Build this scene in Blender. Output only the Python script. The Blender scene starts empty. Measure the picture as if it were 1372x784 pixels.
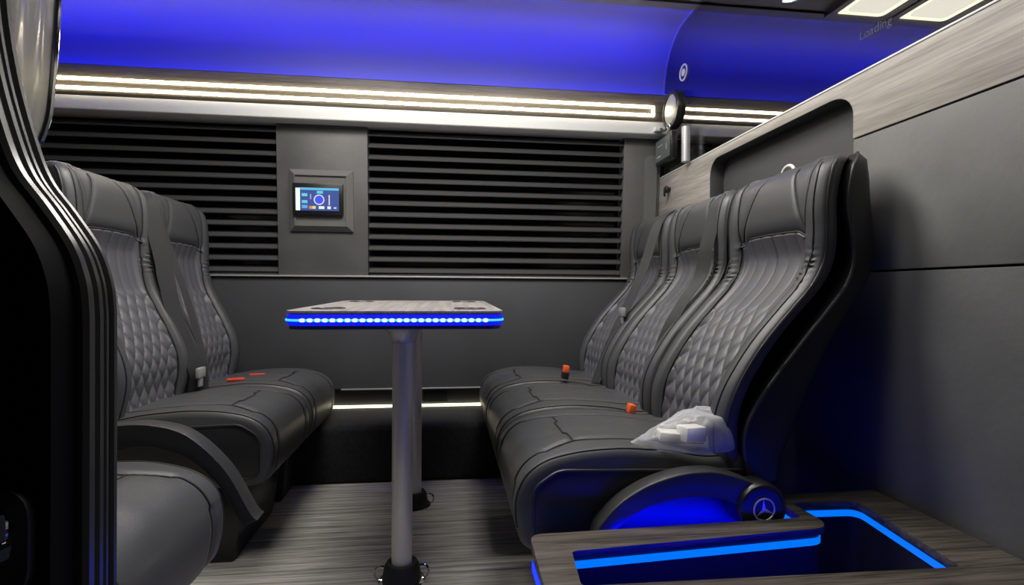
import bpy, bmesh, math, random
from mathutils import Vector, Matrix, noise
random.seed(4)
PI = math.pi
S = bpy.context.scene
COL = S.collection

# ------------------------------------------------------------------ camera
F_PX, CAM_H = 700.0, 0.84
YAW, PITCH, ROLL = 0.12224, -0.0036, 0.0056
fw = Vector((math.sin(YAW)*math.cos(PITCH), math.cos(YAW)*math.cos(PITCH), math.sin(PITCH)))
rt0 = Vector((math.cos(YAW), -math.sin(YAW), 0)); up0 = rt0.cross(fw)
rt = rt0*math.cos(ROLL) + up0*math.sin(ROLL); up = -rt0*math.sin(ROLL) + up0*math.cos(ROLL)
cd = bpy.data.cameras.new('camera'); cd.sensor_width = 36; cd.lens = F_PX/1372*36
cd.clip_start = 0.02
cam = bpy.data.objects.new('camera', cd); COL.objects.link(cam)
M = Matrix((rt, up, -fw)).transposed().to_4x4(); M.translation = Vector((0, 0, CAM_H))
cam.matrix_world = M
S.camera = cam

# ------------------------------------------------------------------ world, exposure, lights
w = bpy.data.worlds.new('world'); S.world = w; w.use_nodes = True
w.node_tree.nodes['Background'].inputs[0].default_value = (0.6, 0.68, 1.0, 1)
w.node_tree.nodes['Background'].inputs[1].default_value = 0.012
vs = S.view_settings
S.display_settings.display_device = 'sRGB'
vs.view_transform = 'Standard'; vs.look = 'None'; vs.gamma = 1; vs.use_curve_mapping = False
vs.exposure = 0.0

def area(name, loc, rot, sx, sy, power, col):
    l = bpy.data.lights.new(name, 'AREA'); l.shape = 'RECTANGLE'; l.size = sx; l.size_y = sy
    l.energy = power; l.color = col
    o = bpy.data.objects.new(name, l); COL.objects.link(o); o.location = loc; o.rotation_euler = rot
    return o
WARM = (1.0, 0.93, 0.78)
# soft fill lamps added under the cabin ceiling, unseen and without fittings
LAMPS = [(0.28, 1.62, 19.0), (-0.55, 1.75, 14.0), (-0.45, 1.02, 9.5), (0.74, 1.04, 4.6)]
for lx, ly, pw in LAMPS:
    area('ceiling_fill', (lx, ly, 2.10), (0, 0, 0), 0.60, 0.42, pw, (1.0, 0.965, 0.90))

# ------------------------------------------------------------------ materials
def mat(name, col, rough=0.5, metal=0.0, spec=0.5, bump=0.0, bscale=200.0, var=0.0, vscale=5.0, coat=0.0):
    m = bpy.data.materials.new(name); m.use_nodes = True
    nt = m.node_tree; b = nt.nodes['Principled BSDF']
    b.inputs['Base Color'].default_value = (*col, 1); b.inputs['Roughness'].default_value = rough
    b.inputs['Metallic'].default_value = metal; b.inputs['Specular IOR Level'].default_value = spec
    b.inputs['Coat Weight'].default_value = coat
    tc = nt.nodes.new('ShaderNodeTexCoord')
    if bump:
        n = nt.nodes.new('ShaderNodeTexNoise'); n.inputs['Scale'].default_value = bscale; n.inputs['Detail'].default_value = 3
        bp = nt.nodes.new('ShaderNodeBump'); bp.inputs['Strength'].default_value = bump; bp.inputs['Distance'].default_value = 0.002
        nt.links.new(tc.outputs['Object'], n.inputs['Vector']); nt.links.new(n.outputs['Fac'], bp.inputs['Height'])
        nt.links.new(bp.outputs['Normal'], b.inputs['Normal'])
    if var:
        n = nt.nodes.new('ShaderNodeTexNoise'); n.inputs['Scale'].default_value = vscale; n.inputs['Detail'].default_value = 4
        r = nt.nodes.new('ShaderNodeValToRGB')
        r.color_ramp.elements[0].position = 0.3; r.color_ramp.elements[1].position = 0.7
        r.color_ramp.elements[0].color = (*[c*(1-var) for c in col], 1); r.color_ramp.elements[1].color = (*[c*(1+var) for c in col], 1)
        nt.links.new(tc.outputs['Object'], n.inputs['Vector']); nt.links.new(n.outputs['Fac'], r.inputs['Fac'])
        nt.links.new(r.outputs['Color'], b.inputs['Base Color'])
    return m

def wood(name, dark, light, axis, stretch=30.0, scale=2.2, rough=0.45, bump=0.15):
    """streaky vinyl wood; axis is the grain direction 0/1/2"""
    m = bpy.data.materials.new(name); m.use_nodes = True
    nt = m.node_tree; b = nt.nodes['Principled BSDF']; b.inputs['Roughness'].default_value = rough
    tc = nt.nodes.new('ShaderNodeTexCoord'); mp = nt.nodes.new('ShaderNodeMapping')
    sc = [stretch]*3; sc[axis] = 1.0
    mp.inputs['Scale'].default_value = sc
    n = nt.nodes.new('ShaderNodeTexNoise'); n.inputs['Scale'].default_value = scale; n.inputs['Detail'].default_value = 8; n.inputs['Roughness'].default_value = 0.65
    n2 = nt.nodes.new('ShaderNodeTexNoise'); n2.inputs['Scale'].default_value = scale*4; n2.inputs['Detail'].default_value = 4
    mx = nt.nodes.new('ShaderNodeMath'); mx.operation = 'MULTIPLY_ADD'; mx.inputs[1].default_value = 0.45
    r = nt.nodes.new('ShaderNodeValToRGB')
    r.color_ramp.elements[0].position = 0.55; r.color_ramp.elements[1].position = 0.9
    r.color_ramp.elements[0].color = (*dark, 1); r.color_ramp.elements[1].color = (*light, 1)
    nt.links.new(tc.outputs['Object'], mp.inputs['Vector'])
    nt.links.new(mp.outputs['Vector'], n.inputs['Vector']); nt.links.new(mp.outputs['Vector'], n2.inputs['Vector'])
    nt.links.new(n2.outputs['Fac'], mx.inputs[0]); nt.links.new(n.outputs['Fac'], mx.inputs[2])
    nt.links.new(mx.outputs[0], r.inputs['Fac']); nt.links.new(r.outputs['Color'], b.inputs['Base Color'])
    bp = nt.nodes.new('ShaderNodeBump'); bp.inputs['Strength'].default_value = bump; bp.inputs['Distance'].default_value = 0.002
    nt.links.new(mx.outputs[0], bp.inputs['Height']); nt.links.new(bp.outputs['Normal'], b.inputs['Normal'])
    return m

def emit(name, col, strength, base=(0.02, 0.02, 0.02)):
    m = bpy.data.materials.new(name); m.use_nodes = True
    b = m.node_tree.nodes['Principled BSDF']
    b.inputs['Base Color'].default_value = (*base, 1); b.inputs['Emission Color'].default_value = (*col, 1)
    b.inputs['Emission Strength'].default_value = strength
    return m

def tinted(name, col, gl=0.04, rough=0.02):
    m = bpy.data.materials.new(name); m.use_nodes = True
    nt = m.node_tree; nt.nodes.remove(nt.nodes['Principled BSDF']); out = nt.nodes['Material Output']
    t = nt.nodes.new('ShaderNodeBsdfTransparent'); t.inputs[0].default_value = (*col, 1)
    g = nt.nodes.new('ShaderNodeBsdfGlossy'); g.inputs['Roughness'].default_value = rough; g.inputs[0].default_value = (.8, .8, .8, 1)
    lw = nt.nodes.new('ShaderNodeLayerWeight'); lw.inputs[0].default_value = 0.5
    pw = nt.nodes.new('ShaderNodeMath'); pw.operation = 'POWER'; pw.inputs[1].default_value = 5
    fr = nt.nodes.new('ShaderNodeMath'); fr.operation = 'MULTIPLY_ADD'; fr.inputs[1].default_value = 0.8; fr.inputs[2].default_value = gl
    nt.links.new(lw.outputs['Facing'], pw.inputs[0]); nt.links.new(pw.outputs[0], fr.inputs[0])
    mx = nt.nodes.new('ShaderNodeMixShader')
    nt.links.new(fr.outputs[0], mx.inputs[0]); nt.links.new(t.outputs[0], mx.inputs[1]); nt.links.new(g.outputs[0], mx.inputs[2])
    nt.links.new(mx.outputs[0], out.inputs[0])
    return m

MT = dict(
    leather=mat('leather_dark_grey', (0.063, 0.064, 0.067), 0.42, bump=0.25, bscale=420),
    quilt=mat('leather_quilted_grey', (0.095, 0.095, 0.104), 0.45, bump=0.2, bscale=420),
    piping=mat('piping_dark', (0.03, 0.03, 0.031), 0.4),
    seam=mat('leather_side_black', (0.022, 0.022, 0.023), 0.45, bump=0.2, bscale=400),
    shell=mat('shell_black_plastic', (0.012, 0.012, 0.014), 0.38, bump=0.1, bscale=700),
    belt=mat('belt_webbing', (0.016, 0.016, 0.018), 0.55, bump=0.5, bscale=900),
    orange=mat('buckle_orange', (0.9, 0.13, 0.03), 0.35),
    red=mat('buckle_red', (0.75, 0.07, 0.05), 0.35),
    blackplastic=mat('black_plastic', (0.012, 0.012, 0.013), 0.35),
    wallpanel=mat('wall_charcoal_vinyl', (0.060, 0.061, 0.067), 0.6, bump=0.15, bscale=160, var=0.12, vscale=3),
    wallgrey=mat('wall_grey_leatherette', (0.105, 0.103, 0.1), 0.5, bump=0.35, bscale=60, var=0.15, vscale=6),
    partition=mat('partition_grey_leatherette', (0.165, 0.165, 0.158), 0.6, bump=0.3, bscale=50, var=0.18, vscale=4),
    niche=mat('niche_grey', (0.075, 0.075, 0.078), 0.55, bump=0.15, bscale=60),
    slat=mat('blind_slat_grey', (0.07, 0.07, 0.072), 0.42),
    glassdark=mat('window_dark_glass', (0.004, 0.004, 0.005), 0.15),
    band=mat('band_light_grey', (0.74, 0.74, 0.68), 0.5, bump=0.1, bscale=80),
    headliner=mat('headliner_grey', (0.13, 0.13, 0.14), 0.55),
    fascia=wood('fascia_wood', (0.075, 0.062, 0.046), (0.16, 0.138, 0.108), 0),
    partwood=wood('partition_wood', (0.30, 0.27, 0.24), (0.46, 0.43, 0.39), 1, stretch=22, scale=1.8, rough=0.5, bump=0.08),
    floor=wood('floor_wood_vinyl', (0.17, 0.163, 0.145), (0.66, 0.63, 0.57), 0, stretch=42, scale=1.5, rough=0.5),
    tabletop=wood('table_wood_grey', (0.22, 0.20, 0.20), (0.42, 0.39, 0.38), 1, stretch=24, scale=2.5, rough=0.35),
    consolewood=wood('console_wood', (0.035, 0.029, 0.024), (0.125, 0.107, 0.09), 0, stretch=24, scale=2.5, rough=0.4),
    carpet=mat('black_carpet', (0.016, 0.016, 0.018), 0.95, bump=1.0, bscale=500, var=0.4, vscale=60),
    steel=mat('brushed_steel', (0.72, 0.71, 0.69), 0.36, metal=0.25),
    satin=mat('satin_grey_metal', (0.5, 0.5, 0.51), 0.4, metal=0.5),
    chrome=mat('chrome', (0.85, 0.85, 0.84), 0.08, metal=1.0),
    silver=mat('silver_plastic', (0.5, 0.5, 0.48), 0.35, metal=0.3),
    whiteplastic=mat('white_plastic', (0.72, 0.72, 0.7), 0.4),
    shade_thread=mat('stitch_shade_black', (0.012, 0.012, 0.013), 0.6),  # seam lines, black also for the shade in their grooves
    rubber=mat('rubber_black', (0.012, 0.012, 0.013), 0.55),
    pillar=mat('pillar_black_trim', (0.003, 0.003, 0.004), 0.8, spec=0.08),
    seal=mat('pillar_seal_rubber', (0.065, 0.065, 0.062), 0.25),
    card=mat('white_card', (0.8, 0.78, 0.68), 0.5),
    ledwarm=emit('led_warm', (1.0, 0.90, 0.62), 17.0),
    ledfloor=emit('led_floor', (1.0, 0.93, 0.62), 4.0),
    ledblue=emit('led_blue', (0.002, 0.003, 1.0), 80.0),
    ledblueup=emit('led_blue_ceiling', (0.002, 0.003, 1.0), 420.0),
    ledblue2=emit('led_console_blue', (0.0, 0.15, 1.0), 1.2),
    ledblue3=emit('led_deep_blue', (0.0, 0.002, 1.0), 60.0),
    ledblue4=emit('led_deep_blue_soft', (0.0, 0.003, 1.0), 16.0),
    ledtable=emit('led_table_blue', (0.002, 0.006, 0.8), 1.0),
    leddot=emit('led_table_diode', (0.25, 0.65, 1.0), 5.0),
    diffuser=emit('ceiling_panel_diffuser', (1.0, 0.93, 0.6), 3.6),
    diffusermid=emit('ceiling_panel_center', (1.0, 0.95, 0.72), 2.3),
    spot=emit('downlight_lens', (1.0, 0.98, 0.95), 30.0),
    tint=tinted('tinted_glass', (0.60, 0.60, 0.63)),
)

# ------------------------------------------------------------------ mesh helpers
def finish(bm, name, angle=35, recalc=True):
    if recalc: bmesh.ops.recalc_face_normals(bm, faces=bm.faces)
    me = bpy.data.meshes.new(name); bm.to_mesh(me); bm.free()
    me.shade_smooth(); me.set_sharp_from_angle(angle=math.radians(angle))
    return me
def put(name, me, m, parent=None, loc=(0, 0, 0), **props):
    if isinstance(me, bmesh.types.BMesh): me = finish(me, name)
    o = bpy.data.objects.new(name, me); COL.objects.link(o)
    if m is not None and not me.materials: me.materials.append(m)
    if parent is not None: o.parent = parent
    o.location = loc
    for k, v in props.items(): o[k] = v
    return o
def thing(name, label, category, loc=(0, 0, 0), group=None):
    o = bpy.data.objects.new(name, None); COL.objects.link(o); o.location = loc
    o.empty_display_size = 0.05
    o['label'] = label; o['category'] = category
    if group: o['group'] = group
    return o
def struct(name, me, m, label=None):
    o = put(name, me, m); o['kind'] = 'structure'
    o['label'] = label or name.replace('_', ' '); o['category'] = name.split('_')[0]
    return o
def box(bm, x0, x1, y0, y1, z0, z1, bev=0.0, seg=2):
    r = bmesh.ops.create_cube(bm, size=1)
    for v in r['verts']:
        v.co = Vector((x0+(v.co.x+.5)*(x1-x0), y0+(v.co.y+.5)*(y1-y0), z0+(v.co.z+.5)*(z1-z0)))
    if bev:
        es = list({e for v in r['verts'] for e in v.link_edges})
        bmesh.ops.bevel(bm, geom=es, offset=bev, segments=seg, affect='EDGES', profile=0.5)
    return bm
def BX(*a, **k): return box(bmesh.new(), *a, **k)
def catmull(pts, n=8, closed=False):
    P = [Vector(p) for p in pts]; out = []; L = len(P)
    rng = range(L) if closed else range(L-1)
    for i in rng:
        if closed: a, b, c, d = P[i-1], P[i], P[(i+1) % L], P[(i+2) % L]
        else: a, b, c, d = P[max(i-1, 0)], P[i], P[i+1], P[min(i+2, L-1)]
        for k in range(n):
            t = k/n
            out.append(0.5*((2*b)+(c-a)*t+(2*a-5*b+4*c-d)*t*t+(3*b-a-3*c+d)*t**3))
    if not closed: out.append(P[-1])
    return out
def tube(bm, path, r, seg=8, closed=False, cap=True):
    P = [Vector(p) for p in path]; L = len(P); rings = []
    t0 = (P[1]-P[0]).normalized()
    nrm = t0.orthogonal().normalized()
    for i in range(L):
        if closed: t = (P[(i+1) % L]-P[i-1]).normalized()
        else: t = (P[min(i+1, L-1)]-P[max(i-1, 0)]).normalized()
        nrm = (nrm - t*nrm.dot(t)).normalized(); bi = t.cross(nrm)
        rr = r[i] if isinstance(r, (list, tuple)) else r
        rings.append([bm.verts.new(P[i]+nrm*math.cos(2*PI*k/seg)*rr+bi*math.sin(2*PI*k/seg)*rr) for k in range(seg)])
    for i in range(L if closed else L-1):
        a, b = rings[i], rings[(i+1) % L]
        for k in range(seg): bm.faces.new((a[k], a[(k+1) % seg], b[(k+1) % seg], b[k]))
    if cap and not closed:
        bm.faces.new(rings[0]); bm.faces.new(rings[-1])
    return bm
def lathe(bm, prof, loc=(0, 0, 0), seg=40, axis='z'):
    """prof: list of (radius, height) around an axis"""
    rings = []
    for r, h in prof:
        ring = []
        for k in range(seg):
            a = 2*PI*k/seg; c, s_ = math.cos(a)*r, math.sin(a)*r
            p = {'z': (c, s_, h), 'x': (h, c, s_), 'y': (c, h, s_)}[axis]
            ring.append(bm.verts.new(Vector(p)+Vector(loc)))
        rings.append(ring)
    for a, b in zip(rings, rings[1:]):
        for k in range(seg): bm.faces.new((a[k], a[(k+1) % seg], b[(k+1) % seg], b[k]))
    bm.faces.new(rings[0]); bm.faces.new(rings[-1])
    return bm
def prism(bm, poly, h0, h1, axis, holes=(), bev=0.0, seg=2):
    """polygon (2-D, with optional holes) extruded along an axis: x -> (y,z), y -> (x,z), z -> (x,y)"""
    def mk(p, h):
        return {'x': (h, p[0], p[1]), 'y': (p[0], h, p[1]), 'z': (p[0], p[1], h)}[axis]
    tmp = bmesh.new(); edges = []
    for loop in [poly, *holes]:
        vs_ = [tmp.verts.new(mk(p, h0)) for p in loop]
        edges += [tmp.edges.new((vs_[i], vs_[(i+1) % len(vs_)])) for i in range(len(vs_))]
    if holes:
        bmesh.ops.triangle_fill(tmp, use_beauty=True, use_dissolve=False, edges=edges)
    else:
        tmp.faces.new([v for v in tmp.verts])
    fs = list(tmp.faces)
    ex = bmesh.ops.extrude_face_region(tmp, geom=fs)
    d = Vector(mk((0, 0), h1-h0))
    bmesh.ops.translate(tmp, verts=[g for g in ex['geom'] if isinstance(g, bmesh.types.BMVert)], vec=d)
    bmesh.ops.recalc_face_normals(tmp, faces=tmp.faces)
    if bev:
        es = [e for e in tmp.edges if len(e.link_faces) == 2 and e.calc_face_angle(0) > 1.2]
        bmesh.ops.bevel(tmp, geom=es, offset=bev, segments=seg, affect='EDGES', profile=0.5, clamp_overlap=True)
    me = bpy.data.meshes.new('tmp'); tmp.to_mesh(me); tmp.free(); bm.from_mesh(me); bpy.data.meshes.remove(me)
    return bm
def roundpoly(pts, r, n=6):
    """round every corner; r single or per corner"""
    out = []; L = len(pts)
    for i in range(L):
        p = Vector(pts[i]); a = Vector(pts[i-1])-p; b = Vector(pts[(i+1) % L])-p
        ri = r[i] if isinstance(r, (list, tuple)) else r
        if ri <= 0: out.append(tuple(p)); continue
        la, lb = a.length, b.length; a.normalize(); b.normalize()
        ang = a.angle(b); d = min(ri/math.tan(ang/2), la*.49, lb*.49)
        p0, p1 = p+a*d, p+b*d
        for k in range(n+1):
            t = k/n
            out.append(tuple((1-t)**2*p0+2*t*(1-t)*p+t*t*p1))
    return out
def grid(bm, fn, nu, nv):
    V = [[bm.verts.new(fn(i/nu, j/nv)) for j in range(nv+1)] for i in range(nu+1)]
    for i in range(nu):
        for j in range(nv): bm.faces.new((V[i][j], V[i+1][j], V[i+1][j+1], V[i][j+1]))
    return V
def ss(a, b, x):
    t = max(0.0, min(1.0, (x-a)/(b-a))); return t*t*(3-2*t)
def interp(tab, z):
    if z <= tab[0][0]: return tab[0][1]
    for i in range(len(tab)-1):
        if z <= tab[i+1][0]:
            z0, v0 = tab[i]; z1, v1 = tab[i+1]
            m0 = (v1-tab[i-1][1])/(z1-tab[i-1][0]) if i > 0 else (v1-v0)/(z1-z0)
            m1 = (tab[i+2][1]-v0)/(tab[i+2][0]-z0) if i+2 < len(tab) else (v1-v0)/(z1-z0)
            h = z1-z0; t = (z-z0)/h
            return (2*t**3-3*t*t+1)*v0+(t**3-2*t*t+t)*h*m0+(-2*t**3+3*t*t)*v1+(t**3-t*t)*h*m1
    return tab[-1][1]
def ribbon(bm, pts, wvec, width, th=0.002):
    """flat webbing following pts; wvec = width direction"""
    P = [Vector(p) for p in pts]; wv = Vector(wvec).normalized()*width/2; rows = []
    for i, p in enumerate(P):
        t = (P[min(i+1, len(P)-1)]-P[max(i-1, 0)]).normalized(); n = t.cross(wv).normalized()*th/2
        rows.append([bm.verts.new(p+wv+n), bm.verts.new(p-wv+n), bm.verts.new(p-wv-n), bm.verts.new(p+wv-n)])
    for a, b in zip(rows, rows[1:]):
        for k in range(4): bm.faces.new((a[k], a[(k+1) % 4], b[(k+1) % 4], b[k]))
    bm.faces.new(rows[0]); bm.faces.new(rows[-1]); return bm

# ------------------------------------------------------------------ the van interior (setting)
XL, XR, YN, XP = -2.5, 3.6, 0.45, 1.10
ZC = 2.14
def wy(z): return 2.66-0.07*max(0.0, z-0.905)      # inner face of the leaning side wall

struct('floor', BX(XL, XR, YN-0.1, 2.75, -0.04, 0.0), MT['floor'], 'grey streaked wood-look vinyl floor')

# back wall: lower panel, window pillars, frames
bm = bmesh.new(); box(bm, XL, XR, 2.66, 2.72, 0.35, 0.905, 0.004)
wall = struct('wall_back', bm, MT['wallpanel'], 'charcoal lower side wall behind the table')
def leaning(bm, x0, x1, z0, z1, d0, d1, bev=0.004):
    """slab following the leaning wall; d = offset into the room"""
    r = bmesh.ops.create_cube(bm, size=1)
    for v in r['verts']:
        z = z0 if v.co.z < 0 else z1; d = d0 if v.co.y > 0 else d1
        v.co = Vector((x0 if v.co.x < 0 else x1, wy(z)-d, z))
    if bev:
        es = list({e for v in r['verts'] for e in v.link_edges})
        bmesh.ops.bevel(bm, geom=es, offset=bev, segments=2, affect='EDGES', profile=0.5)
    return bm
pill = roundpoly([(1.012, 0.95), (1.078, 0.95), (1.078, 1.545), (1.012, 1.545)], 0.033)
bm = bmesh.new(); leaning(bm, -0.818, -0.392, 0.908, 1.635, -0.05, 0.0)
put('pillar_panel', bm, MT['wallgrey'], wall, label='grey leatherette panel between the two blinds')
bm = bmesh.new(); leaning(bm, 0.902, 1.099, 0.908, 1.635, -0.05, 0.0)
put('pillar_panel', bm, MT['wallgrey'], wall, label='grey panel right of the blind')
bm = bmesh.new(); prism(bm, pill, 2.595, 2.66, 'y', bev=0.008)
for v in bm.verts:
    v.co.y = wy(v.co.z)-0.012 if v.co.y < 2.62 else wy(v.co.z)+0.02
put('pillar_inlay', bm, mat('inlay_grey', (0.15, 0.15, 0.143), 0.45), wall, label='pill-shaped grey inlay')
bm = bmesh.new(); leaning(bm, XP+0.02, 1.25, 0.908, 1.635, -0.05, 0.0)
put('pillar_panel', bm, MT['wallgrey'], wall)
bm = BX(XL, XR, 2.645, 2.665, 0.902, 0.910, 0.002); put('ledge', bm, MT['silver'], wall, label='thin pale edge on top of the lower panel')

for n, (x0, x1) in enumerate([(XL, -0.818), (-0.392, 0.902), (1.25, XR)]):
    bm = bmesh.new(); leaning(bm, x0, x1, 0.90, 1.66, -0.10, -0.075, 0)
    struct('window_%d' % (n+1), bm, MT['glassdark'], 'dark window behind the slatted blind')

# recess under the lower wall panel, with metal edge, and carpeted wheel box
rec = struct('baseboard_back', BX(XL, XP, 2.688, 2.71, 0.25, 0.348), MT['seam'], 'black recess under the charcoal wall')
put('metal_edge', BX(-0.52, 0.24, 2.655, 2.69, 0.343, 0.350, 0.002), MT['satin'], rec, label='satin metal edge')
put('socket_plate', BX(-0.12, 0.0, 2.68, 2.69, 0.27, 0.335, 0.003), MT['blackplastic'], rec)
bm = BX(XL, XP, 2.32, 2.70, 0.0, 0.25, 0.025, 4)
struct('trim_1', bm, MT['carpet'], 'black carpeted wheel box under the window wall')

# upper trims: pale band, wooden fascia, blue lit cove and headliner
prof = [(2.66, 1.632), (2.545, 1.632), (2.536, 1.638), (2.5535, 1.702), (2.56, 1.7035), (2.66, 1.7035)]
bm = bmesh.new(); prism(bm, prof, XL, XR, 'x', bev=0.003); struct('trim_2', bm, MT['band'], 'pale grey band above the blinds')
prof = [(2.67, 1.704), (2.557, 1.704), (2.553, 1.712), (2.563, 1.842), (2.572, 1.850), (2.582, 1.850), (2.582, 1.80), (2.67, 1.80)]
bm = bmesh.new(); prism(bm, prof, XL, XR, 'x', bev=0.0015); struct('trim_3', bm, MT['fascia'], 'wooden fascia carrying two light strips')
cove = catmull([(2.66, 1.795), (2.625, 1.80), (2.618, 1.87), (2.608, 1.93), (2.584, 2.0), (2.545, 2.06), (2.49, 2.105), (2.42, 2.132), (2.34, 2.14), (2.232, 2.14)], 5)
cove = [tuple(p) for p in cove]
back = [(2.232, 2.19), (2.48, 2.17), (2.62, 2.08), (2.68, 1.95), (2.68, 1.79)]
bm = bmesh.new(); prism(bm, cove+back, XL, XR, 'x')
struct('ceiling', bm, MT['headliner'], 'headliner curving down into a blue-lit cove')
bm = bmesh.new(); prism(bm, [(YN-0.2, ZC-0.014), (2.210, ZC-0.014), (2.210, ZC-0.023), (2.262, ZC-0.023), (2.262, ZC-0.020), (2.222, ZC-0.018), (2.222, ZC+0.05), (YN-0.2, ZC+0.05)], XL, XP, 'x')
struct('trim_5', bm, MT['headliner'], 'flat grey cabin ceiling with a joint line along the cove')
bm = bmesh.new(); prism(bm, [(YN-0.2, ZC-0.014), (2.210, ZC-0.014), (2.210, ZC-0.023), (2.262, ZC-0.023), (2.262, ZC-0.020), (2.222, ZC-0.018), (2.222, ZC+0.05), (YN-0.2, ZC+0.05)], XP, XR, 'x')
struct('trim_4', bm, mat('rear_ceiling_unlit', (0.05, 0.05, 0.055), 0.5), 'ceiling of the rear compartment, darkened as unlit')  # cabin headliner grey darkened here, its lack of light put into the colour
struct('wall_left', BX(XL-0.05, XL, YN-0.2, 2.8, -0.04, 2.2), MT['wallpanel'], 'dark front end of the cabin')
struct('wall_rear', BX(XR, XR+0.05, YN-0.2, 2.8, -0.04, 2.2), MT['wallpanel'], 'dark rear end of the van')

# blue LED lines of the cove
tag = lambda o, l, c, g=None: (o.__setitem__('label', l), o.__setitem__('category', c), g and o.__setitem__('group', g))
def led(name, bm, m, label, group=None):
    o = put(name, bm, m); tag(o, label, 'light strip', group); return o
led('led_strip', BX(XL+.02, XP-0.005, 2.590, 2.612, 1.803, 1.808), MT['ledblue'], 'blue light line hidden on top of the wooden fascia, passenger side')
led('led_strip', BX(XP+0.03, XR-.02, 2.590, 2.612, 1.803, 1.808), MT['ledblue'], 'blue light line on the fascia behind the tinted glass')
led('led_strip', BX(XL+.02, XP-0.005, 2.224, 2.230, 2.129, 2.137), MT['ledblueup'], 'blue light line along the ceiling joint above the cove')
led('led_strip', BX(XP+0.03, XR-.02, 2.224, 2.230, 2.129, 2.137), MT['ledblueup'], 'blue light line along the ceiling joint behind the glass')

# warm double strip: long closed loop in the fascia
def fy(z): return 2.553+0.010*(z-1.712)/0.13
def loopstrip(x0, x1, z0, z1, wd):
    bm = bmesh.new()
    prism(bm, roundpoly([(x0, z0), (x1, z0), (x1, z1), (x0, z1)], 0.006, 4), -0.007, 0.004, 'y', holes=[[(x0+wd, z0+wd), (x1-wd, z0+wd), (x1-wd, z1-wd), (x0+wd, z1-wd)]])
    for v in bm.verts: v.co.y += fy(v.co.z)
    return bm
led('led_strip', loopstrip(XL+0.05, 1.038, 1.728, 1.784, 0.0125), MT['ledwarm'], 'warm white double light strip looping along the wooden fascia above the blinds')
led('led_strip', loopstrip(XP+0.05, XR-0.1, 1.728, 1.784, 0.0125), MT['ledwarm'], 'warm white double light strip seen behind the tinted glass')
led('led_strip', BX(-1.0, 0.9, 2.672, 2.686, 0.251, 0.262, 0.002), MT['ledfloor'], 'pale yellow light line at the foot of the wall below the table')

# ------------------------------------------------------------------ right partition
PT = XP+0.06
wallr = struct('wall_right', BX(PT+0.004, PT+0.03, YN-0.2, 2.69, 0.0, 1.42), MT['niche'], 'low partition behind the right-hand seats')
nw = [(1.31, 1.262), (1.31, 1.335)] + [(1.312+0.085*(1-math.cos(a)), 1.335+0.06*math.sin(a)) for a in [k*PI/12 for k in range(1, 7)]]
nw += [(1.99-0.0, 1.395)] + [(2.03+0.07*math.sin(a), 1.325+0.07*math.cos(a)) for a in [k*PI/12 for k in range(0, 7)]]
nw += [(2.10, 1.10), (2.655, 1.10), (2.630, 1.43), (YN-0.2, 1.43), (YN-0.2, 1.262)]
bm = bmesh.new(); prism(bm, nw, XP, PT, 'x', bev=0.002)
wb = put('wood_band', bm, MT['partwood'], wallr, label='pale grey wood band with rounded niche cut-out')
wb.data.materials.append(MT['niche'])
for p_ in wb.data.polygons:
    if abs(p_.normal.x) < 0.35: p_.material_index = 1
put('edge_strip', BX(XP-0.002, PT+0.03, YN-0.2, 2.63, 1.43, 1.4355, 0.001), MT['whiteplastic'], wallr, label='thin pale edging on top')
put('upper_panel', BX(XP+0.001, PT, YN-0.2, 1.31, 0.898, 1.258, 0.003), MT['partition'], wallr, label='grey leatherette panel')
put('lower_panel', BX(XP+0.001, PT, YN-0.2, 2.655, 0.0, 0.893, 0.003), mat('partition_lower_shaded', (0.095, 0.095, 0.1), 0.6, bump=0.3, bscale=50, var=0.18, vscale=4), wallr, label='grey leatherette panel')  # darker than the upper panel: shade low on the partition put into the colour
bm = bmesh.new(); lathe(bm, [(0.012, 0), (0.012, 0.012), (0.018, 0.014), (0.018, 0.022), (0.014, 0.026)], (0, 0, 0), 20, 'x')
for v in bm.verts: v.co.x = -v.co.x
box(bm, -0.032, -0.024, -0.006, 0.006, -0.035, 0.012, 0.002)
put('latch', bm, MT['blackplastic'], wallr, (XP, 2.50, 1.35), label='small black turn latch')

# tinted glass above the partition
gp = [(YN-0.15, 1.436), (2.625, 1.436)]
gp += [(2.552, 1.70), (2.55, 1.712), (2.559, 1.852), (2.600, 1.852)] if False else []
arc = [(2.612, 1.87), (2.604, 1.93), (2.580, 2.0), (2.541, 2.057), (2.487, 2.101), (2.42, 2.127), (2.34, 2.134)]
gp = [(YN-0.15, 1.436), (2.625, 1.436), (2.60, 1.63), (2.57, 1.64), (2.565, 1.70), (2.548, 1.703), (2.558, 1.845), (2.585, 1.856)] + arc + [(2.235, 2.130), (YN-0.15, 2.130)]
bm = bmesh.new(); prism(bm, gp, XP+0.010, XP+0.016, 'x')
glass = put('tinted_screen', bm, MT['tint']); tag(glass, 'dark tinted glass screen above the wooden partition on the right', 'glass screen')
bm = bmesh.new(); tube(bm, [(XP+0.013, y, z) for y, z in gp[5:-1]], 0.0035, 6)
put('edge_seal', bm, mat('glass_edge', (0.3, 0.3, 0.42), 0.3), glass)
bm = bmesh.new()
lathe(bm, [(0.017, 0), (0.017, 0.003), (0.0, 0.004)][:2], (XP+0.004, 2.37, 1.882), 24, 'x')
tube(bm, [(XP+0.006, 2.37+0.036*math.cos(a), 1.882+0.036*math.sin(a)) for a in [2*PI*k/32 for k in range(32)]], 0.004, 6, True)
put('ring_mark', bm, mat('pale_mark', (0.55, 0.55, 0.6), 0.5), glass, label='pale ring with a dot')
cu = bpy.data.curves.new('t', 'FONT'); cu.body = 'Loading'; cu.size = 0.034; cu.extrude = 0.0004
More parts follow.
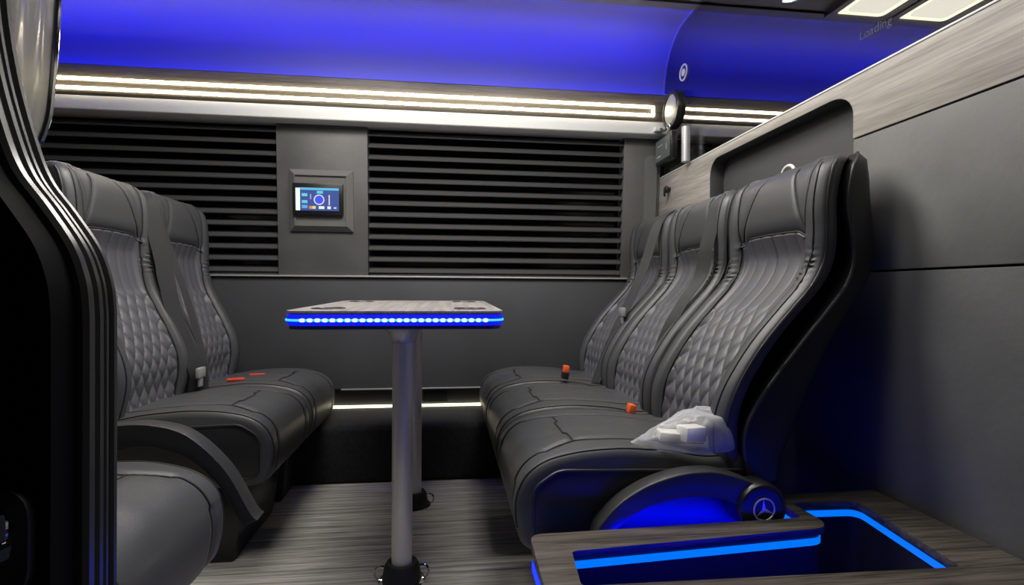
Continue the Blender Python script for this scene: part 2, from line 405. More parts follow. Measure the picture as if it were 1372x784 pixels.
to = bpy.data.objects.new('t', cu); COL.objects.link(to); bpy.context.view_layer.update()
tm = bpy.data.meshes.new_from_object(to); bpy.data.objects.remove(to)
tm.transform(Matrix.Rotation(-PI/2, 4, 'Z') @ Matrix.Rotation(PI/2, 4, 'X'))
o = put('reflection', tm, mat('faint_reflection', (0.018, 0.018, 0.035), 0.6), glass, (XP+0.008, 1.30, 1.525))  # reflection of a screen in the glass, put in as faint solid letters
o['label'] = 'faint grey lettering of screen text mirrored on the glass'; o.rotation_euler = (0.06, 0, 0)

# ------------------------------------------------------------------ blinds
def blind(x0, x1, label):
    t = thing('window_blind', label, 'blind', ((x0+x1)/2, 2.65, 0.91), 'slatted window blinds')
    bm = bmesh.new(); z = 0.925; hw = (x1-x0)/2-0.002
    while z < 1.61:
        y0 = wy(z)+0.012-2.65; zz = z-0.91; R = []
        pr = [(y0-0.008, zz), (y0-0.010, zz+0.0045), (y0+0.018, zz+0.026), (y0+0.042, zz+0.036), (y0+0.044, zz+0.033), (y0+0.020, zz+0.020), (y0-0.004, zz)]
        for x in (-hw, hw): R.append([bm.verts.new((x, a, b)) for a, b in pr])
        for k in range(len(pr)): bm.faces.new((R[0][k], R[0][(k+1) % len(pr)], R[1][(k+1) % len(pr)], R[1][k]))
        bm.faces.new(R[0]); bm.faces.new(R[1]); z += 0.0555
    put('slats', bm, MT['slat'], t)
    put('bottom_rail', BX(-hw, hw, 0.02, 0.05, 0.0, 0.012, 0.003), MT['slat'], t)
    return t
blind(XL+0.05, -0.818, 'grey horizontal slatted blind behind the left seats')
blind(-0.392, 0.902, 'wide grey horizontal slatted blind above the table')
blind(1.26, XR-0.1, 'dark slatted blind behind the tinted glass')

# ------------------------------------------------------------------ wall control panel
t = thing('touch_control', 'square grey bezel with small lit touch screen on the pillar between blinds', 'control panel', (-0.608, wy(1.27), 1.27))
t.rotation_euler = (0.07, 0, 0)
bm = bmesh.new()
o_, i_ = 0.148, 0.118
R = [[bm.verts.new((sx*h, y, sz*h)) for sx, sz in ((-1, -1), (1, -1), (1, 1), (-1, 1))] for h, y in ((o_, 0.0), (o_, -0.010), (i_+0.004, -0.030), (i_, -0.030), (i_, -0.022))]
for a, b in zip(R, R[1:]):
    for k in range(4): bm.faces.new((a[k], a[(k+1) % 4], b[(k+1) % 4], b[k]))
bm.faces.new(R[-1])
put('bezel', bm, mat('bezel_grey', (0.15, 0.148, 0.14), 0.45), t, label='bevelled grey bezel')
sx0, sx1, sz0, sz1 = -0.128, 0.105, -0.072, 0.080
hs = put('screen_housing', BX(sx0, sx1, -0.042, -0.020, sz0, sz1, 0.004), MT['blackplastic'], t, label='black screen housing')
sc = put('screen', BX(sx0+0.016, sx1-0.018, -0.0432, -0.040, sz0+0.022, sz1-0.022), emit('screen_blue', (0.03, 0.075, 0.33), 0.9), hs, label='lit blue screen')
def ui(x0, x1, z0, z1, col, s=1.0):
    X0, W, Z0, H_ = sx0+0.016, (sx1-sx0-0.034), sz0+0.022, (sz1-sz0-0.044)
    return (X0+x0*W, X0+x1*W, -0.0440, -0.0430, Z0+z0*H_, Z0+z1*H_), emit('ui', col, s)
for r in [(0, .1, 0, .98, (.75, .9, .8), 1.2), (.1, 1, .9, 1, (.1, .45, .7), 1.1), (.49, .63, .75, .87, (.1, .6, .75), 1), (.14, .27, .62, .75, (.15, .6, .75), 1), (.14, .27, .32, .45, (.15, .55, .75), 1),
          (.14, .27, .1, .24, (.1, .4, .7), 1), (.31, .385, .08, .2, (.9, .2, .1), 1), (.385, .46, .08, .2, (.6, .8, .15), 1), (.53, .66, .08, .2, (.8, .9, .7), 1), (.73, .81, .08, .2, (.9, .8, .9), 1), (.33, .36, .5, .72, (.35, .35, .6), 1),
          (.76, .79, .25, .7, (.6, .6, .7), 1), (.88, .94, .1, .17, (.6, .6, .8), 1)]:
    a, m_ = ui(*r[:5], r[5]); put('screen_tile', BX(*a), m_, hs)
cx, cz = sx0+0.016+0.54*(sx1-sx0-0.034), sz0+0.022+0.48*(sz1-sz0-0.044)
bm = bmesh.new(); tube(bm, [(cx+0.022*math.cos(a), -0.0438, cz+0.022*math.sin(a)) for a in [2*PI*k/32 for k in range(32)]], 0.0028, 6, True)
put('colour_wheel', bm, emit('ui_ring', (.65, .55, .95), 1.1), hs, label='pale ring around a blue disc')
bm = bmesh.new(); lathe(bm, [(0.018, -0.0436), (0.018, -0.0432)], (cx, 0, cz), 28, 'y'); put('colour_disc', bm, emit('ui_disc', (.02, .08, .85), 1.0), hs)

# ------------------------------------------------------------------ fittings at the partition corner
t = thing('round_speaker', 'round silver-faced fitting with black rim at the glass corner', 'speaker', (XP-0.002, 2.425, 1.722))
bm = bmesh.new(); lathe(bm, [(0.090, 0.006), (0.093, 0.0), (0.093, -0.026), (0.088, -0.034), (0.072, -0.036), (0.070, -0.025), (0.070, 0.0)], (0, 0, 0), 48, 'x')
put('rim', bm, MT['blackplastic'], t)
bm = bmesh.new(); lathe(bm, [(0.0705, -0.012), (0.0705, -0.030), (0.055, -0.037), (0.03, -0.041), (0.004, -0.042)], (0, 0, 0), 48, 'x')
put('face', bm, MT['silver'], t, label='silver domed face')
bm = bmesh.new(); tube(bm, [(-0.040, 0.014*math.cos(a), -0.084+0.014*math.sin(a)) for a in [2*PI*k/20 for k in range(20)]], 0.0035, 6, True)
put('pull_ring', bm, MT['chrome'], t)
t = thing('wall_display', 'small black framed display angled on the partition below the round fitting', 'display', (XP-0.004, 2.50, 1.55))
hs = put('housing', BX(-0.035, 0.0, -0.10, 0.092, -0.068, 0.065, 0.006), MT['blackplastic'], t)
put('display_glass', BX(-0.0365, -0.033, -0.085, 0.085, -0.050, 0.055, 0.001), emit('display_lit_grey', (0.75, 0.85, 0.8), 0.075), hs, label='grey glossy screen')
for y0, y1, z0, z1 in ((0.02, 0.065, -0.032, -0.024), (-0.05, -0.042, -0.01, 0.02), (0.0, 0.06, 0.022, 0.026)):
    put('display_digits', BX(-0.0372, -0.0364, y0, y1, z0, z1), emit('digits', (.6, .65, .62), .35), hs)
bm = bmesh.new(); tube(bm, [(0, 0, 0), (0, 0, 0.16)], 0.019, 20)
o = put('grab_post', bm, MT['satin'], None, (XP-0.02, 2.285, 1.4355)); tag(o, 'short vertical satin metal post beside the small black display', 'post')
t = thing('coat_hook', 'tiny white coat hook at the right end of the pale band', 'hook', (1.045, 2.540, 1.655))
put('hook_body', BX(-0.02, 0.02, -0.03, 0.0, -0.012, 0.010, 0.006), MT['whiteplastic'], t)
bm = bmesh.new(); tube(bm, catmull([(0.01, -0.028, 0), (0.02, -0.045, -0.012), (0.035, -0.05, 0.0)], 5), 0.006, 8); put('hook_arm', bm, MT['blackplastic'], t)

# ceiling lights of the rear compartment and downlights
def downlight(x, y, label):
    t = thing('downlight', label, 'ceiling light', (x, y, ZC-0.01), 'round ceiling downlights')
    bm = bmesh.new(); lathe(bm, [(0.030, 0.002), (0.040, 0.0), (0.040, -0.006), (0.030, -0.008), (0.028, -0.003)], (0, 0, 0), 32); put('bezel', bm, MT['chrome'], t)
    bm = bmesh.new(); lathe(bm, [(0.028, -0.004), (0.020, -0.007), (0.002, -0.008)], (0, 0, 0), 32); put('lens', bm, MT['spot'], t)
downlight(1.40, 2.10, 'round white downlight on the rear ceiling seen through the glass')
downlight(0.74, 2.13, 'round downlight on the front ceiling left of the glass')
for i, (x0, x1) in enumerate(((1.735, 1.97), (2.045, 2.29), (2.365, 2.61))):
    nm = ['leftmost', 'middle', 'rightmost'][i]
    t = thing('ceiling_panel', 'square warm ceiling light panel behind the glass, %s of three' % nm, 'ceiling light', ((x0+x1)/2, 2.0, ZC-0.012), 'lit ceiling panels')
    h = (x1-x0)/2
    bm = bmesh.new(); prism(bm, [(-h-.03, -.20), (h+.03, -.20), (h+.03, .21), (-h-.03, .21)], -0.03, 0, 'z', holes=[roundpoly([(-h, -.17), (h, -.17), (h, .18), (-h, .18)], 0.03)])
    put('frame', bm, MT['blackplastic'], t)
    bm = bmesh.new(); prism(bm, roundpoly([(-h, -.17), (h, -.17), (h, .18), (-h, .18)], 0.03), -0.022, -0.012, 'z'); d_ = put('diffuser', bm, MT['diffuser'], t)
    bm = bmesh.new(); prism(bm, roundpoly([(-h+.03, -.14), (h-.03, -.14), (h-.03, .15), (-h+.03, .15)], 0.03), -0.026, -0.021, 'z'); put('diffuser_centre', bm, MT['diffusermid'], d_)

# ------------------------------------------------------------------ seats
# local frame: b = distance behind the cushion front edge, y across, z up; s = +1 (back towards +X) or -1
PR = [(0.36, 0.52), (0.45, 0.493), (0.52, 0.490), (0.57, 0.500), (0.63, 0.527), (0.72, 0.587), (0.80, 0.657), (0.86, 0.712), (0.915, 0.742), (0.98, 0.747), (1.05, 0.745), (1.11, 0.752), (1.155, 0.768), (1.185, 0.80)]
PL = [(0.36, 0.48), (0.45, 0.452), (0.55, 0.432), (0.62, 0.440), (0.70, 0.472), (0.78, 0.512), (0.85, 0.544), (0.93, 0.562), (1.0, 0.566), (1.08, 0.568), (1.14, 0.574), (1.185, 0.590), (1.215, 0.62)]
HW, B0 = 0.215, 0.30
def seat_meshes(s, prof, ztop):
    zb = 0.40; zs = ztop-0.195; D = {}
    P3 = lambda b, y, z: Vector((s*(b-B0), y, z))
    def hw(z):
        k = max(0.0, (z-(ztop-0.07))/0.07)
        return HW*(1-0.16*(1-math.sqrt(max(0, 1-k*k)))) - 0.006*math.exp(-((z-(ztop-0.28))/0.06)**2)
    YSEAM = 0.70*HW
    HEADSEAM = lambda y: 0.010*(1-(y/HW)**2)-0.02*ss(0.5, 0.7, abs(y)/HW)
    def recess(z): return 0.030*(1-ss(zs-0.06, zs+0.05, z))*ss(0.40, 0.52, z) + 0.006
    def front(t, z, y):
        a = abs(t); b = interp(prof, z)
        b += recess(z)*(1-ss(0.60, 0.76, a))
        b += 0.010*max(0, (a-0.90)/0.10)**2
        b -= 0.006*math.exp(-((a-0.84)/0.09)**2)
        # gathers at the waist of the bolsters
        g = math.exp(-((z-(ztop-0.285))/0.045)**2)*ss(0.66, 0.74, a)*(1-ss(0.93, 1.0, a))
        b += g*0.0035*math.sin(z*2*PI/0.0135+9*a+2*math.sin(z*70))
        # headrest seams
        zz = z-zs
        def groove(d, wd=0.009, dp=0.005): return dp*math.exp(-(d/wd)**2)
        if zz > -0.02:
            ym = YSEAM+0.012*zz/0.19                  # bolster seam
            b += groove(abs(y)-ym)*ss(-0.02, 0.0, zz)
            yd = YSEAM*0.97-0.36*HW*max(0, zz)/0.19          # diagonal seam
            if zz > 0: b += groove(abs(y)-yd)
            if abs(y) < YSEAM: b += groove(zz-HEADSEAM(y))
        else:
            b += groove(abs(y)-YSEAM, 0.009, 0.006)
        return b
    # backrest
    bm = bmesh.new(); nu, nv = 90, 130
    def ff(u, v):
        t = 2*u-1; z = zb+(ztop-zb)*v; y = t*hw(z)
        return P3(front(t, z, y), y, z)
    V = grid(bm, ff, nu, nv)
    ring = [V[i][0] for i in range(nu+1)] + [V[nu][j] for j in range(1, nv+1)] + [V[i][nv] for i in range(nu-1, -1, -1)] + [V[0][j] for j in range(nv-1, 0, -1)]
    prev = ring
    for d, ins in ((0.02, -0.002), (0.045, 0.004), (0.058, 0.02)):
        cur = []
        for v in ring:
            z = v.co.z; y = v.co.y
            z2 = min(z, ztop-ins*0.5); b = interp(prof, z)+d
            cur.append(bm.verts.new(P3(max(b, abs(v.co.x*s+B0)+d*0.5), y*(1-ins/HW), z2)))
        for k in range(len(ring)):
            k2 = (k+1) % len(ring); bm.faces.new((prev[k], prev[k2], cur[k2], cur[k]))
        prev = cur
    D['backrest'] = finish(bm, 'backrest', 50)
    # quilted insert
    bm = bmesh.new(); z0, z1 = 0.44, zs+0.004
    wq, hq = 0.050, 0.088; ZD = ztop-0.385
    def base(y, z):
        a = abs(y)/HW
        return interp(prof, z)+recess(z)*(1-ss(0.60, 0.76, a))-0.006*math.exp(-((a-0.84)/0.09)**2)
    def flute(z): return ss(ZD-0.012, ZD+0.012, z)
    def fq(u, v):
        t = 2*u-1; y = t*(YSEAM-0.003); z = z0+(z1+HEADSEAM(y)-z0)*v
        up_ = 0.0065*abs(math.sin(PI*(y/wq)))**0.35
        A, B_ = y/wq+(z-ZD)/hq, y/wq-(z-ZD)/hq
        dn = 0.0115*(abs(math.sin(PI*A))*abs(math.sin(PI*B_)))**0.40
        k = flute(z)
        edge = ss(1.0, 0.965, abs(t))*ss(1.0, 0.985, v)
        return P3(base(y, z)-(dn*(1-k)+up_*k)*edge+0.004-0.004*edge, y, z)
    grid(bm, fq, 110, 220)
    D['quilted_panel'] = finish(bm, 'quilted_panel', 60)
    # stitching: black thread in every groove, also putting the grooves' shade into the colour
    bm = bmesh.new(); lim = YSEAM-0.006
    def shade_thread(pts, r=0.0019):
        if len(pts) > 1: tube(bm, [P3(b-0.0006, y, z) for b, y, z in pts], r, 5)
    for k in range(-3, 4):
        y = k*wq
        if abs(y) < lim: shade_thread([(base(y, z), y, z) for z in [ZD+(z1-0.004-ZD)*q/24 for q in range(25)]])
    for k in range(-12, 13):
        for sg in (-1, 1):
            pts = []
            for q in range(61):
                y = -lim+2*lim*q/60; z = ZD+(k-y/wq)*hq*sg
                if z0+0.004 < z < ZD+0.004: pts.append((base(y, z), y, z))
            shade_thread(pts)
    D['quilt_stitch_shade'] = finish(bm, 'quilt_stitch_shade', 80)
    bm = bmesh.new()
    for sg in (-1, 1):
        shade_thread([(front(sg*YSEAM/hw(z), z, sg*YSEAM)-0.001, sg*YSEAM, z) for z in [zb+0.03+(zs-zb-0.05)*q/50 for q in range(51)]], 0.0030)
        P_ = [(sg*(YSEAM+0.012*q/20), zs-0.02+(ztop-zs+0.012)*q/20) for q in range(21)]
        shade_thread([(front(y/hw(z), z, y), y, z) for y, z in P_], 0.0030)
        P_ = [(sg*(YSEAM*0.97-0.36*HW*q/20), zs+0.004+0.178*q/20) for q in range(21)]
        shade_thread([(front(y/hw(z), z, y), y, z) for y, z in P_], 0.0028)
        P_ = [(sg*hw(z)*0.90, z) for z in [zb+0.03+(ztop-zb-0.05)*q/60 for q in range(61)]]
        shade_thread([(front(y/hw(z), z, y), y, z) for y, z in P_], 0.0022)
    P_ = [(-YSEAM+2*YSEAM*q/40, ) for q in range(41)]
    shade_thread([(front(y/HW, zs+HEADSEAM(y), y)-0.0045, y, zs+HEADSEAM(y)+0.002) for (y,) in P_], 0.0036)
    D['seam_stitch_shade'] = finish(bm, 'seam_stitch_shade', 80)
    # piping round the edge
    for sg in (-1, 1):
        bm = bmesh.new()
        pts = [P3(front(sg*0.985, z, sg*hw(z)*0.985)+0.010, sg*(hw(z)-0.0005), z) for z in [zb+0.02+(ztop-zb-0.04)*k/50 for k in range(51)]]
        tube(bm, pts, 0.0045, 6)
        D['piping', sg] = finish(bm, 'piping', 60)
    # shell
    off = [(0.36, 0.12), (0.42, 0.16), (0.50, 0.205), (0.58, 0.225), (0.66, 0.222), (0.76, 0.198), (0.86, 0.172), (1.0, 0.158), (1.10, 0.142), (ztop-0.025, 0.115), (ztop+0.004, 0.085)]
    o0 = [(0.36, 0.055), (0.5, 0.058), (0.6, 0.085), (0.72, 0.105), (0.84, 0.10), (0.95, 0.082), (1.05, 0.066), (ztop, 0.062)]
    bm = bmesh.new(); rings = []; zz = [0.385+(ztop+0.004-0.385)*k/44 for k in range(45)]
    for z in zz:
        p = interp(prof, z); b0, b1 = p+interp(o0, z), p+interp(off, z); h = hw(min(z, ztop))+0.007
        rr = min(0.05, (b1-b0)*0.45)
        lp = roundpoly([(b0, -h), (b1, -h+0.01), (b1, h-0.01), (b0, h)], [0.006, rr, rr, 0.006], 5)
        rings.append([bm.verts.new(P3(b, y, z)) for b, y in lp])
    n = len(rings[0])
    for a, b in zip(rings, rings[1:]):
        for k in range(n): bm.faces.new((a[k], a[(k+1) % n], b[(k+1) % n], b[k]))
    bm.faces.new(rings[0]); bm.faces.new(rings[-1])
    D['shell'] = finish(bm, 'shell', 40)
    for sg in (-1, 1):
        bm = bmesh.new()
        tube(bm, [P3(interp(prof, z)+interp(o0, z)+0.002, sg*(hw(min(z, ztop))+0.007), z) for z in zz], 0.005, 6)
        D['shell_piping', sg] = finish(bm, 'shell_piping', 60)
    # cushion
    cs = catmull([(0.60, 0.30), (0.605, 0.40), (0.57, 0.448), (0.46, 0.452), (0.34, 0.468), (0.22, 0.474), (0.13, 0.468), (0.065, 0.448), (0.022, 0.412), (0.004, 0.36), (0.008, 0.30), (0.025, 0.258), (0.07, 0.240), (0.18, 0.236), (0.40, 0.236)], 9)
    nrm = []
    for i in range(len(cs)):
        d = cs[min(i+1, len(cs)-1)]-cs[max(i-1, 0)]; nrm.append(Vector((d.y, -d.x)).normalized()*1)
    # outward = away from centre
    for i, n_ in enumerate(nrm):
        if n_.dot(cs[i]-Vector((0.30, 0.35))) < 0: nrm[i] = -n_
    segs = [((0.56, 0.115), (0.16, 0.125)), ((0.16, 0.125), (0.145, 0.0)), ((0.16, 0.125), (0.085, 0.15))]
    def dseg(p, a, b):
        p, a, b = Vector(p), Vector(a), Vector(b); ab = b-a; t = max(0, min(1, (p-a).dot(ab)/ab.dot(ab))); return (p-a-ab*t).length
    bm = bmesh.new(); ny = 74
    def fc(u, v):
        i = round(u*(len(cs)-1)); c = cs[i]; nn = nrm[i]; t = 2*v-1; y = t*HW; a = abs(y)
        e = max(0.0, (a-(HW-0.022))/0.022); d = -0.020*(1-math.sqrt(max(0, 1-e*e*0.999)))
        top = ss(0.40, 0.45, c.y)*(1 if nn.y > 0.2 else 0)
        d += top*0.006*math.cos(PI*y/(2*HW))
        g = 0.0
        if nn.y > 0.3: g = max(math.exp(-(dseg((c.x, a), p, q)/0.010)**2) for p, q in segs)
        elif c.x < 0.1: g = math.exp(-((a-0.155)/0.009)**2)
        d -= 0.0055*g
        if nn.y > 0.3: d += 0.0022*noise.noise(Vector((c.x*14, y*9, 3.1)))+0.003*noise.noise(Vector((c.x*5, y*16, 7.7)))
        return P3(c.x+nn.x*d, y, c.y+nn.y*d)
    def surf(b, y):
        best = min((i for i in range(len(cs)) if nrm[i].y > 0.2 or cs[i].x < 0.1), key=lambda i: abs(cs[i].x-b)+(1 if cs[i].y < 0.40 else 0))
        return fc(best/(len(cs)-1), (y/HW+1)/2)
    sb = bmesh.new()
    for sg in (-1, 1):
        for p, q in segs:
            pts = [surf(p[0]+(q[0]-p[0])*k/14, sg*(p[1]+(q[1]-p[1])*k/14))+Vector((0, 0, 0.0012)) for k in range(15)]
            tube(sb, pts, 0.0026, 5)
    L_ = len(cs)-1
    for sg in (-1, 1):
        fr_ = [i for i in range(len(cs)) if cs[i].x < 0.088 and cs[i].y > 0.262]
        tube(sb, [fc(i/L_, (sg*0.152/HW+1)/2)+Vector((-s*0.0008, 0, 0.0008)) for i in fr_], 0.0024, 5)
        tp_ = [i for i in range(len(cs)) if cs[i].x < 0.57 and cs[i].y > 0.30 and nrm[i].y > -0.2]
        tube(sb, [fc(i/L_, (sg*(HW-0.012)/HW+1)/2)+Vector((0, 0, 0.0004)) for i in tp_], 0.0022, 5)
    D['cushion_stitch_shade'] = finish(sb, 'cushion_stitch_shade', 80)
    V = grid(bm, fc, len(cs)-1, ny)
    for j in (0, ny): bm.faces.new([V[i][j] for i in range(len(cs))])
    D['cushion'] = finish(bm, 'cushion', 50)
    # framed side panels
    sp = roundpoly([(0.045, 0.270), (0.57, 0.262), (0.565, 0.418), (0.10, 0.432), (0.045, 0.395)], [0.03, 0.03, 0.03, 0.06, 0.04])
    for sg in (-1, 1):
        bm = bmesh.new(); prism(bm, [P3(b, 0, z).xz for b, z in sp], sg*(HW-0.012), sg*(HW+0.004), 'y', bev=0.003)
        D['side_panel', sg] = finish(bm, 'side_panel', 40)
        bm = bmesh.new(); tube(bm, [P3(b, sg*(HW+0.003), z) for b, z in sp], 0.004, 6, True)
        D['side_piping', sg] = finish(bm, 'side_piping', 60)
    bm = bmesh.new(); pd = [(0.09, 0.24), (0.13, 0.0), (0.42, 0.0), (0.50, 0.24)]
    prism(bm, [P3(b, 0, z).xz for b, z in pd], -0.18, 0.18, 'y', bev=0.006)
    # link plate holding the shell on the base
    D['pedestal'] = finish(bm, 'pedestal', 40)
    pl = [(0.44, 0.24), (0.62, 0.24), (0.70, 0.42), (0.60, 0.45)]
    for sg in (-1, 1):
        bm = bmesh.new(); prism(bm, [P3(b, 0, z).xz for b, z in pl], sg*0.12, sg*0.135, 'y')
        D['bracket', sg] = finish(bm, 'bracket', 40)
    bm = bmesh.new(); bt = interp(prof, ztop)
    cy = -s*0.0
    tube(bm, [P3(bt+0.03, 0.028*math.cos(a), ztop-0.004+0.026*math.sin(a)) for a in [2*PI*k/24 for k in range(24)]], 0.005, 8, True)
    D['belt_guide'] = finish(bm, 'belt_guide', 60)
    bm = bmesh.new(); box(bm, -0.011, 0.011, -0.016, 0.016, 0, 0.03, 0.004)
    D['buckle'] = finish(bm, 'buckle')
    bm = bmesh.new(); box(bm, -0.013, 0.013, -0.018, 0.018, -0.024, 0.004, 0.004)
    D['buckle_body'] = finish(bm, 'buckle_body')
    return D
DR, DL = seat_meshes(1, PR, 1.185), seat_meshes(-1, PL, 1.215)
SEATM = dict(backrest='leather', quilted_panel='quilt', shell='shell', cushion='leather', pedestal='shell')
SLAB = dict(quilted_panel='diamond-quilted grey leather insert', shell='smooth black moulded back shell', pedestal='black pedestal')
def seat(s, x, y, label, group):
    D = DR if s > 0 else DL
    t = thing('passenger_seat', label, 'seat', (x+s*B0, y, 0), group)
    P = {}
    for k, m in SEATM.items():
        o = put(k, D[k], MT[m], t); P[k] = o
        if k in SLAB: o['label'] = SLAB[k]
    put('stitch_shade', D['quilt_stitch_shade'], MT['shade_thread'], P['quilted_panel'], kind='stuff')
    put('stitch_shade', D['seam_stitch_shade'], MT['shade_thread'], P['backrest'], kind='stuff')
    put('stitch_shade', D['cushion_stitch_shade'], MT['shade_thread'], P['cushion'], kind='stuff')
    for sg in (-1, 1):
        put('piping', D['piping', sg], MT['piping'], P['backrest']); put('piping', D['shell_piping', sg], MT['piping'], P['shell'])
        sp_ = put('side_panel', D['side_panel', sg], MT['seam'], t); sp_['label'] = 'black framed side panel'
        put('piping', D['side_piping', sg], MT['piping'], sp_); put('bracket', D['bracket', sg], MT['shell'], P['pedestal'])
    return t
def guide(t, s, b, y, z):
    D = DR if s > 0 else DL
    o = put('belt_guide', D['belt_guide'], MT['whiteplastic'], t, (s*b, y, z)); o['label'] = 'white belt guide ring'
    return o
def buckle(t, loc, m, tilt=0.0):
    o = put('buckle', DR['buckle'], MT[m], t, loc); o['label'] = 'orange belt buckle'; o.rotation_euler = (0, tilt, 0)
    put('buckle_body', DR['buckle_body'], MT['blackplastic'], o)
GR, GL = 'right-hand row of seats', 'left-hand row of seats'
R1 = seat(1, 0.15, 1.38, 'black quilted seat with plastic bag on its cushion, nearest of the right row', GR)
R2 = seat(1, 0.15, 1.84, 'black quilted seat in the middle of the right-hand row', GR)
R3 = seat(1, 0.15, 2.30, 'black quilted seat of the right row closest to the window wall', GR)
L0 = seat(-1, -0.475, 0.995, 'single dark seat in the left foreground with arched armrest over floor', GL)
L1 = seat(-1, -0.52, 1.875, 'black quilted seat on the left, nearer of the pair by the window', GL)
L2 = seat(-1, -0.52, 2.335, 'black quilted seat on the left, touching the window wall', GL)
guide(R1, 1, 0.0, 0.03, 0.0); guide(R2, 1, 0.0, -0.17, -0.06); guide(R3, 1, 0.0, -0.17, -0.05); guide(L2, -1, 0.0, -0.19, -0.06)
def tow(t, p): return Vector(p)-t.location
buckle(R1, tow(R1, (0.578, 1.600, 0.452)), 'orange', 0.15)
buckle(R3, tow(R3, (0.475, 2.075, 0.508)), 'orange', 0.15)
# red buckles of the left pair, lying on the cushion
for yy, xx, rz in ((2.22, -0.845, 0.35), (2.33, -0.80, 0.0)):
    bm = BX(-0.032, 0.032, -0.010, 0.010, -0.003, 0.007, 0.003)
    o = put('buckle', bm, MT['red'], L2, tow(L2, (xx, yy, 0.475))); o['label'] = 'red buckle lying on the cushion'; o.rotation_euler = (0, 0, rz)

# belts
def belt(t, pts, wdir, width, tongue=None):
    bm = bmesh.new(); ribbon(bm, catmull([tow(t, p) for p in pts], 6), wdir, width)
    b = put('seat_belt', bm, MT['belt'], t); b['label'] = 'black belt webbing'
    if tongue:
        p = tow(t, tongue); bm = bmesh.new(); box(bm, p.x-0.008, p.x+0.008, p.y-0.026, p.y+0.026, p.z-0.018, p.z+0.02, 0.004)
        box(bm, p.x-0.004, p.x+0.004, p.y-0.014, p.y+0.014, p.z-0.05, p.z-0.010, 0.002)
        put('tongue', bm, MT['satin'], b)
belt(R2, [(0.945, 1.665, 1.178), (0.905, 1.665, 1.145), (0.882, 1.662, 1.075), (0.860, 1.66, 0.99), (0.840, 1.66, 0.895), (0.785, 1.66, 0.815), (0.735, 1.66, 0.73), (0.690, 1.66, 0.61), (0.655, 1.65, 0.52), (0.655, 1.64, 0.445)], (0.8, -0.6, 0.35), 0.050)
belt(R3, [(0.935, 2.115, 1.178), (0.893, 2.12, 1.145), (0.866, 2.12, 1.09), (0.836, 2.12, 0.99), (0.803, 2.12, 0.90), (0.745, 2.12, 0.77), (0.700, 2.12, 0.68), (0.655, 2.12, 0.57), (0.615, 2.115, 0.46)], (0.8, -0.6, 0.35), 0.048, (0.724, 2.11, 0.752))
belt(L1, [(-1.12, 2.075, 1.19), (-1.085, 2.065, 1.15), (-1.064, 2.06, 1.05), (-1.034, 2.06, 0.92), (-1.002, 2.055, 0.77), (-0.956, 2.055, 0.63), (-0.920, 2.06, 0.535), (-0.918, 2.07, 0.44)], (0.8, 0.6, 0.35), 0.052, (-0.905, 2.055, 0.53))
belt(L1, [(-1.09, 2.10, 1.15), (-1.045, 2.11, 1.0), (-0.99, 2.11, 0.84), (-0.94, 2.10, 0.68), (-0.905, 2.085, 0.55), (-0.90, 2.08, 0.45)], (0.8, 0.5, 0.3), 0.024)

# armrests
def armrest(t, outer, inner, y0, y1, hub, hr, emblem):
    o3 = catmull([(x, z, 0) for x, z in outer], 6); i3 = catmull([(x, z, 0) for x, z in inner], 6)
    poly = [(p.x-t.location.x, p.y) for p in o3] + [(p.x-t.location.x, p.y) for p in reversed(i3)]
    bm = bmesh.new(); prism(bm, poly, y0-t.location.y, y1-t.location.y, 'y', bev=0.010, seg=3)
    a = put('armrest', bm, mat('armrest_black', (0.03, 0.03, 0.032), 0.4, bump=0.1, bscale=600), t); a['label'] = 'arched black armrest'
    hx, hz = hub[0]-t.location.x, hub[1]
    bm = bmesh.new(); ya, yb = y0-0.012-t.location.y, y1-t.location.y
    lathe(bm, [(hr-0.012, yb), (hr, yb-0.004), (hr, ya+0.008), (hr-0.004, ya+0.002), (hr-0.010, ya), (hr-0.012, ya+0.003), (hr-0.03, ya+0.002), (0.002, ya+0.001)], (hx, 0, hz), 48, 'y')
    h = put('hub', bm, MT['blackplastic'], a); h['label'] = 'round hub cap'
    if emblem:
        bm = bmesh.new(); r = hr*0.42
        tube(bm, [(hx+r*math.cos(q), ya, hz+r*math.sin(q)) for q in [2*PI*k/40 for k in range(40)]], 0.0022, 6, True)
        for k in range(3):
            q = PI/2+2*PI*k/3+0.1; qa = q+PI/2
            p0 = Vector((hx, ya-0.0015, hz)); tip = Vector((hx+r*math.cos(q), ya-0.001, hz+r*math.sin(q)))
            n1 = Vector((hx+0.005*math.cos(q+PI/3), ya, hz+0.005*math.sin(q+PI/3))); n2 = Vector((hx+0.005*math.cos(q-PI/3), ya, hz+0.005*math.sin(q-PI/3)))
            vv = [bm.verts.new(p) for p in (p0, n1, tip, n2)]
            bm.faces.new((vv[0], vv[1], vv[2])); bm.faces.new((vv[0], vv[2], vv[3]))
        e = put('emblem', bm, mat('emblem_silver', (0.6, 0.6, 0.65), 0.3, metal=0.4), h); e['label'] = 'three-pointed star in a ring'
armrest(R1, [(0.318, 0.26), (0.322, 0.31), (0.345, 0.345), (0.384, 0.381), (0.44, 0.412), (0.506, 0.432), (0.56, 0.438), (0.613, 0.434), (0.69, 0.408), (0.74, 0.37)],
        [(0.345, 0.26), (0.359, 0.303), (0.39, 0.333), (0.436, 0.360), (0.50, 0.377), (0.56, 0.381), (0.62, 0.372), (0.66, 0.35), (0.70, 0.32)], 1.103, 1.150, (0.706, 0.352), 0.058, True)
